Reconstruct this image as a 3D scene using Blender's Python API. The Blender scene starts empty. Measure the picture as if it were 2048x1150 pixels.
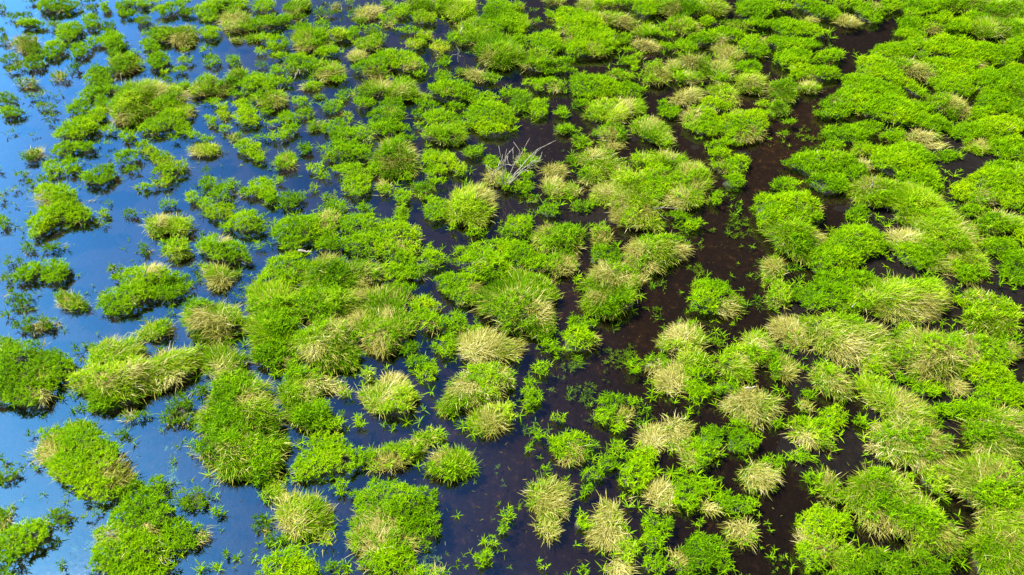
import bpy, math, random
import numpy as np
PI = math.pi
rng = np.random.default_rng(11)
random.seed(5)
SC = bpy.context.scene
COL = SC.collection

# ------------------------------------------------------------ camera
CAM_H, PITCH, TANH = 8.0, math.radians(45.5), 0.74      # height, degrees below the horizon, tan of half the horizontal field
cam_data = bpy.data.cameras.new('camera')
cam = bpy.data.objects.new('camera', cam_data); COL.objects.link(cam)
cam_data.sensor_width = 36; cam_data.lens = 18/TANH; cam_data.clip_end = 2000; cam_data.clip_start = 0.1
cam.location = (0, 0, CAM_H); cam.rotation_euler = (PI/2-PITCH, 0, 0)
SC.camera = cam

# ------------------------------------------------------------ sky, sun, exposure
SUN_EL, SUN_AZ = math.radians(56), math.radians(-62)     # azimuth from +Y, negative = to the left
W = bpy.data.worlds.new('World'); SC.world = W; W.use_nodes = True
nt = W.node_tree; nt.nodes.clear()
def N(t, typ, **kw):
    n = t.nodes.new(typ)
    for k, v in kw.items(): setattr(n, k, v)
    return n
out = N(nt, 'ShaderNodeOutputWorld'); bg = N(nt, 'ShaderNodeBackground'); bg.inputs[1].default_value = 0.13
sky = N(nt, 'ShaderNodeTexSky', sky_type='NISHITA', sun_disc=False, sun_elevation=SUN_EL, sun_rotation=SUN_AZ, dust_density=0.2)
# added sky tint: stronger blue left, dimmed right, to shape the water's reflections
tc = N(nt, 'ShaderNodeTexCoord'); sep = N(nt, 'ShaderNodeSeparateXYZ')
nz = N(nt, 'ShaderNodeTexNoise'); nz.inputs['Scale'].default_value = 2.3; nz.inputs['Detail'].default_value = 3
ma = N(nt, 'ShaderNodeMath', operation='MULTIPLY_ADD'); ma.inputs[1].default_value = 0.34; ma.inputs[2].default_value = -0.17
mb = N(nt, 'ShaderNodeMath', operation='ADD')
myy = N(nt, 'ShaderNodeMath', operation='MULTIPLY_ADD'); myy.inputs[1].default_value = 0.36; myy.inputs[2].default_value = -0.21
mc = N(nt, 'ShaderNodeMath', operation='ADD')
rp = N(nt, 'ShaderNodeMapRange'); rp.inputs[1].default_value = -0.75; rp.inputs[2].default_value = 0.6
cr = N(nt, 'ShaderNodeValToRGB')
e = cr.color_ramp.elements
e[0].position = 0; e[0].color = (0.95, 2.7, 3.5, 1)
e[1].position = 1; e[1].color = (.02, .018, .018, 1)
for p, c in ((.22, (.38, 1.15, 1.85, 1)), (.40, (.22, .47, .80, 1)), (.54, (.13, .18, .30, 1)), (.70, (.022, .024, .035, 1))):
    q = e.new(p); q.color = c
mx = N(nt, 'ShaderNodeMixRGB', blend_type='MULTIPLY'); mx.inputs[0].default_value = 1
L = nt.links.new
L(tc.outputs['Generated'], sep.inputs[0]); L(tc.outputs['Generated'], nz.inputs['Vector'])
L(nz.outputs['Fac'], ma.inputs[0]); L(sep.outputs['X'], mb.inputs[0]); L(ma.outputs[0], mb.inputs[1])
L(sep.outputs['Y'], myy.inputs[0]); L(mb.outputs[0], mc.inputs[0]); L(myy.outputs[0], mc.inputs[1])
L(mc.outputs[0], rp.inputs[0]); L(rp.outputs[0], cr.inputs[0])
back = N(nt, 'ShaderNodeMapRange'); back.inputs[1].default_value = .30; back.inputs[2].default_value = -.15      # added bright sky behind the camera, fill light for the near sides
mk = N(nt, 'ShaderNodeMixRGB'); mk.inputs[2].default_value = (1.9, 1.5, 1.05, 1)
L(sep.outputs['Y'], back.inputs[0]); L(back.outputs[0], mk.inputs[0]); L(cr.outputs[0], mk.inputs[1])
L(sky.outputs[0], mx.inputs[1]); L(mk.outputs[0], mx.inputs[2]); L(mx.outputs[0], bg.inputs[0]); L(bg.outputs[0], out.inputs[0])

sd = bpy.data.lights.new('sun', 'SUN'); sd.energy = 4.2; sd.angle = math.radians(3); sd.color = (1, .96, .88)
so = bpy.data.objects.new('sun', sd); COL.objects.link(so)
so.rotation_euler = (PI/2-SUN_EL, 0, -SUN_AZ + PI)
so.rotation_euler = (math.radians(90)-SUN_EL, 0, PI-SUN_AZ)   # lamp's -Z points away from the sun
SC.view_settings.view_transform = 'Standard'; SC.view_settings.look = 'None'
SC.view_settings.gamma = 1; SC.view_settings.exposure = 1.55
SC.cycles.max_bounces = 6; SC.cycles.transparent_max_bounces = 8
SC.cycles.caustics_reflective = False; SC.cycles.caustics_refractive = False

# ------------------------------------------------------------ photo plan -> ground plan
cp, sp_ = math.cos(PITCH), math.sin(PITCH)
def ray(px, py):
    a = (np.asarray(px, float)-1024)/1024*TANH; b = (575-np.asarray(py, float))/1024*TANH
    return a, cp + b*sp_, -sp_ + b*cp
def G(px, py, z=0.0):
    dx, dy, dz = ray(px, py); t = (z-CAM_H)/dz
    return dx*t, dy*t
def scale_px(py):                                         # photo pixels per metre across the view
    dx, dy, dz = ray(1024, py); t = -CAM_H/dz
    return 1024/(TANH*t)
def wob(x, y, f, s):                                      # cheap smooth noise, about -1..1
    return (np.sin(x*f*1.0+y*f*.6+s)+np.sin(-x*f*.7+y*f*1.3+s*2.3)+np.sin(x*f*1.9-y*f*.4+s*3.1)+np.sin(x*f*.5+y*f*2.1+s*.7))/3.0

# ------------------------------------------------------------ materials
def mat(name):
    m = bpy.data.materials.new(name); m.use_nodes = True; m.node_tree.nodes.clear()
    return m, m.node_tree
def leaf_material(name, stops, trans=0.35, rough=.6, spec=.02):
    m, t = mat(name); l = t.links.new
    o = N(t, 'ShaderNodeOutputMaterial'); at = N(t, 'ShaderNodeAttribute', attribute_name='tint')
    geo = N(t, 'ShaderNodeNewGeometry')
    n1 = N(t, 'ShaderNodeTexNoise'); n1.inputs['Scale'].default_value = 1.1; n1.inputs['Detail'].default_value = 2
    mm = N(t, 'ShaderNodeMath', operation='MULTIPLY_ADD'); mm.inputs[1].default_value = 1.0; mm.inputs[2].default_value = -.52
    ad = N(t, 'ShaderNodeMath', operation='ADD', use_clamp=True)
    r = N(t, 'ShaderNodeValToRGB'); el = r.color_ramp.elements
    el[0].position = stops[0][0]; el[0].color = (*stops[0][1], 1)
    el[1].position = stops[-1][0]; el[1].color = (*stops[-1][1], 1)
    for p, c in stops[1:-1]:
        q = el.new(p); q.color = (*c, 1)
    pr = N(t, 'ShaderNodeBsdfPrincipled'); pr.inputs['Roughness'].default_value = rough
    pr.inputs['Specular IOR Level'].default_value = spec
    tr = N(t, 'ShaderNodeBsdfTranslucent'); mi = N(t, 'ShaderNodeMixShader'); mi.inputs[0].default_value = trans
    l(geo.outputs['Position'], n1.inputs['Vector']); l(n1.outputs['Fac'], mm.inputs[0]); l(at.outputs['Fac'], ad.inputs[0]); l(mm.outputs[0], ad.inputs[1])
    l(ad.outputs[0], r.inputs[0]); l(r.outputs[0], pr.inputs['Base Color']); l(r.outputs[0], tr.inputs[0])
    l(pr.outputs[0], mi.inputs[1]); l(tr.outputs[0], mi.inputs[2]); l(mi.outputs[0], o.inputs[0])
    return m
M = {}
M['g'] = leaf_material('bright_green_leaf', [(0, (.075, .170, .001)), (.4, (.165, .330, .001)), (.75, (.245, .400, .001)), (1, (.36, .47, .002))])
M['y'] = leaf_material('yellow_green_leaf', [(0, (.080, .170, .001)), (.45, (.18, .33, .001)), (.8, (.30, .40, .004)), (1, (.42, .40, .03))])
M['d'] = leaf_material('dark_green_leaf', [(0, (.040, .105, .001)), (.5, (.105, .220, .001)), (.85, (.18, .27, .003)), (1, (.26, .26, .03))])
M['l'] = leaf_material('pale_green_blade', [(0, (.050, .130, .001)), (.4, (.150, .310, .001)), (.75, (.25, .39, .001)), (1, (.44, .49, .03))], trans=.3)
M['s'] = leaf_material('dry_straw_blade', [(0, (.09, .085, .010)), (.35, (.25, .23, .030)), (.7, (.43, .38, .090)), (1, (.70, .59, .27))], trans=.2)
M['w'] = leaf_material('drowned_weed_leaf', [(0, (.05, .12, .004)), (.5, (.13, .30, .004)), (1, (.22, .42, .010))])
def plain(name, c1, c2, sc, rough=.85, bump=.3):
    m, t = mat(name); l = t.links.new
    o = N(t, 'ShaderNodeOutputMaterial'); pr = N(t, 'ShaderNodeBsdfPrincipled'); pr.inputs['Roughness'].default_value = rough
    n1 = N(t, 'ShaderNodeTexNoise'); n1.inputs['Scale'].default_value = sc; n1.inputs['Detail'].default_value = 6
    g = N(t, 'ShaderNodeNewGeometry'); r = N(t, 'ShaderNodeValToRGB')
    r.color_ramp.elements[0].position = .35; r.color_ramp.elements[0].color = (*c1, 1)
    r.color_ramp.elements[1].position = .7; r.color_ramp.elements[1].color = (*c2, 1)
    b = N(t, 'ShaderNodeBump'); b.inputs['Strength'].default_value = bump; b.inputs['Distance'].default_value = .02
    l(g.outputs['Position'], n1.inputs['Vector']); l(n1.outputs['Fac'], r.inputs[0]); l(r.outputs[0], pr.inputs['Base Color'])
    l(n1.outputs['Fac'], b.inputs['Height']); l(b.outputs[0], pr.inputs['Normal']); l(pr.outputs[0], o.inputs[0])
    return m
M['mound'] = plain('root_mass', (.012, .010, .005), (.035, .040, .010), 9)
M['wood'] = plain('bleached_wood', (.16, .13, .08), (.42, .37, .28), 30, .8)

# bed of the marsh: black peat with brown silt in the channels
def bed_material():
    m, t = mat('peat_and_silt'); l = t.links.new
    o = N(t, 'ShaderNodeOutputMaterial'); pr = N(t, 'ShaderNodeBsdfPrincipled')
    g = N(t, 'ShaderNodeNewGeometry'); at = N(t, 'ShaderNodeAttribute', attribute_name='silt')
    n1 = N(t, 'ShaderNodeTexNoise'); n1.inputs['Scale'].default_value = 1.6; n1.inputs['Detail'].default_value = 7; n1.inputs['Roughness'].default_value = .65
    n2 = N(t, 'ShaderNodeTexNoise'); n2.inputs['Scale'].default_value = 9; n2.inputs['Detail'].default_value = 8; n2.inputs['Roughness'].default_value = .75
    peat = N(t, 'ShaderNodeValToRGB'); pe = peat.color_ramp.elements
    pe[0].position = .35; pe[0].color = (.003, .002, .0015, 1); pe[1].position = .75; pe[1].color = (.04, .026, .014, 1)
    q = pe.new(.58); q.color = (.008, .005, .003, 1)
    silt = N(t, 'ShaderNodeValToRGB'); se = silt.color_ramp.elements
    se[0].position = .3; se[0].color = (.008, .004, .001, 1); se[1].position = .80; se[1].color = (.19, .105, .024, 1); q = se.new(.57); q.color = (.018, .010, .003, 1)
    a1 = N(t, 'ShaderNodeMath', operation='MULTIPLY_ADD'); a1.inputs[1].default_value = 3.4; a1.inputs[2].default_value = -1.55
    a2 = N(t, 'ShaderNodeMath', operation='ADD', use_clamp=True)
    a3 = N(t, 'ShaderNodeMath', operation='MULTIPLY', use_clamp=True)
    mi = N(t, 'ShaderNodeMixRGB'); b = N(t, 'ShaderNodeBump'); b.inputs['Strength'].default_value = .9; b.inputs['Distance'].default_value = .06
    for n in (n1, n2): l(g.outputs['Position'], n.inputs['Vector'])
    l(n2.outputs['Fac'], peat.inputs[0]); l(n2.outputs['Fac'], silt.inputs[0])
    l(n1.outputs['Fac'], a1.inputs[0]); l(a1.outputs[0], a2.inputs[0]); l(at.outputs['Fac'], a2.inputs[1])
    l(a2.outputs[0], a3.inputs[0]); l(at.outputs['Fac'], a3.inputs[1]); 
    l(a3.outputs[0], mi.inputs[0]); l(peat.outputs[0], mi.inputs[1]); l(silt.outputs[0], mi.inputs[2])
    l(mi.outputs[0], pr.inputs['Base Color']); pr.inputs['Roughness'].default_value = .8; pr.inputs['Specular IOR Level'].default_value = .12
    l(n2.outputs['Fac'], b.inputs['Height']); l(b.outputs[0], pr.inputs['Normal']); l(pr.outputs[0], o.inputs[0])
    return m
def water_material():
    m, t = mat('still_marsh_water'); l = t.links.new
    o = N(t, 'ShaderNodeOutputMaterial'); tr = N(t, 'ShaderNodeBsdfTransparent'); tr.inputs[0].default_value = (.92, .80, .66, 1)
    gl = N(t, 'ShaderNodeBsdfGlossy'); gl.inputs['Roughness'].default_value = .03; gl.inputs[0].default_value = (1, 1, 1, 1)
    fr = N(t, 'ShaderNodeLayerWeight'); pw = N(t, 'ShaderNodeMath', operation='POWER'); pw.inputs[1].default_value = 5      # Schlick, the same from both sides
    sc = N(t, 'ShaderNodeMath', operation='MULTIPLY_ADD', use_clamp=True); sc.inputs[1].default_value = .88; sc.inputs[2].default_value = .125
    mi = N(t, 'ShaderNodeMixShader'); n = N(t, 'ShaderNodeTexNoise'); n.inputs['Scale'].default_value = 14; n.inputs['Detail'].default_value = 3
    g = N(t, 'ShaderNodeNewGeometry'); b = N(t, 'ShaderNodeBump'); b.inputs['Strength'].default_value = .10; b.inputs['Distance'].default_value = .01
    l(g.outputs['Position'], n.inputs['Vector']); l(n.outputs['Fac'], b.inputs['Height'])
    l(b.outputs[0], gl.inputs['Normal']); l(b.outputs[0], fr.inputs['Normal'])
    l(fr.outputs['Facing'], pw.inputs[0]); l(pw.outputs[0], sc.inputs[0]); l(sc.outputs[0], mi.inputs[0]); l(tr.outputs[0], mi.inputs[1]); l(gl.outputs[0], mi.inputs[2]); l(mi.outputs[0], o.inputs[0])
    return m

# ------------------------------------------------------------ mesh helpers
def raw_mesh(name, verts, quads=None, tris=None, tint=None, attr='tint', smooth=False):
    me = bpy.data.meshes.new(name)
    nv = len(verts); nq = 0 if quads is None else len(quads); ntr = 0 if tris is None else len(tris)
    me.vertices.add(nv); me.vertices.foreach_set('co', np.asarray(verts, np.float32).ravel())
    idx = []; starts = []
    if nq: idx.append(np.asarray(quads).ravel()); starts.append(np.arange(nq)*4)
    if ntr: idx.append(np.asarray(tris).ravel()); starts.append(nq*4+np.arange(ntr)*3)
    idx = np.concatenate(idx).astype(np.int32); starts = np.concatenate(starts).astype(np.int32)
    me.loops.add(len(idx)); me.loops.foreach_set('vertex_index', idx)
    me.polygons.add(nq+ntr); me.polygons.foreach_set('loop_start', starts)
    me.update(calc_edges=True)
    if smooth: me.polygons.foreach_set('use_smooth', np.ones(nq+ntr, bool))
    if tint is not None:
        a = me.attributes.new(attr, 'FLOAT', 'POINT'); a.data.foreach_set('value', np.asarray(tint, np.float32))
    return me
def obj(name, me, m, parent=None):
    o = bpy.data.objects.new(name, me); COL.objects.link(o)
    if m is not None: me.materials.append(m)
    if parent is not None: o.parent = parent
    return o
def tag(o, label=None, cat=None, group=None, kind=None):
    if label: o['label'] = label
    if cat: o['category'] = cat
    if group: o['group'] = group
    if kind: o['kind'] = kind
    return o

def blades(root, az, a0, droop, length, width, rnd):
    """curved tapering leaves: root (n,3), heading az, first lean a0, extra lean per step"""
    n = len(root)
    side = np.stack([-np.sin(az), np.cos(az), rng.uniform(-.35, .35, n)], 1)
    P = [root]
    for k in range(3):
        th = np.minimum(a0+k*droop, 2.3)
        d = np.stack([np.cos(az)*np.sin(th), np.sin(az)*np.sin(th), np.cos(th)], 1)
        P.append(P[-1]+d*(length/3)[:, None])
    w = width[:, None]*side
    V = np.stack([P[0]-w*.35, P[0]+w*.35, P[1]-w*.5, P[1]+w*.5, P[2]-w*.36, P[2]+w*.36, P[3]], 1).reshape(-1, 3)
    b = (np.arange(n)*7)[:, None]
    q = np.concatenate([b+np.array([[0, 1, 3, 2]]), b+np.array([[2, 3, 5, 4]])], 0)
    t = b+np.array([[4, 5, 6]])
    return V, q, t, np.repeat(rnd, 7)
def join(parts):
    V, Q, T, C = [], [], [], []; off = 0
    for v, q, t, c in parts:
        V.append(v); Q.append(q+off); T.append(t+off); C.append(c); off += len(v)
    return np.concatenate(V), np.concatenate(Q), np.concatenate(T), np.concatenate(C)

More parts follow.
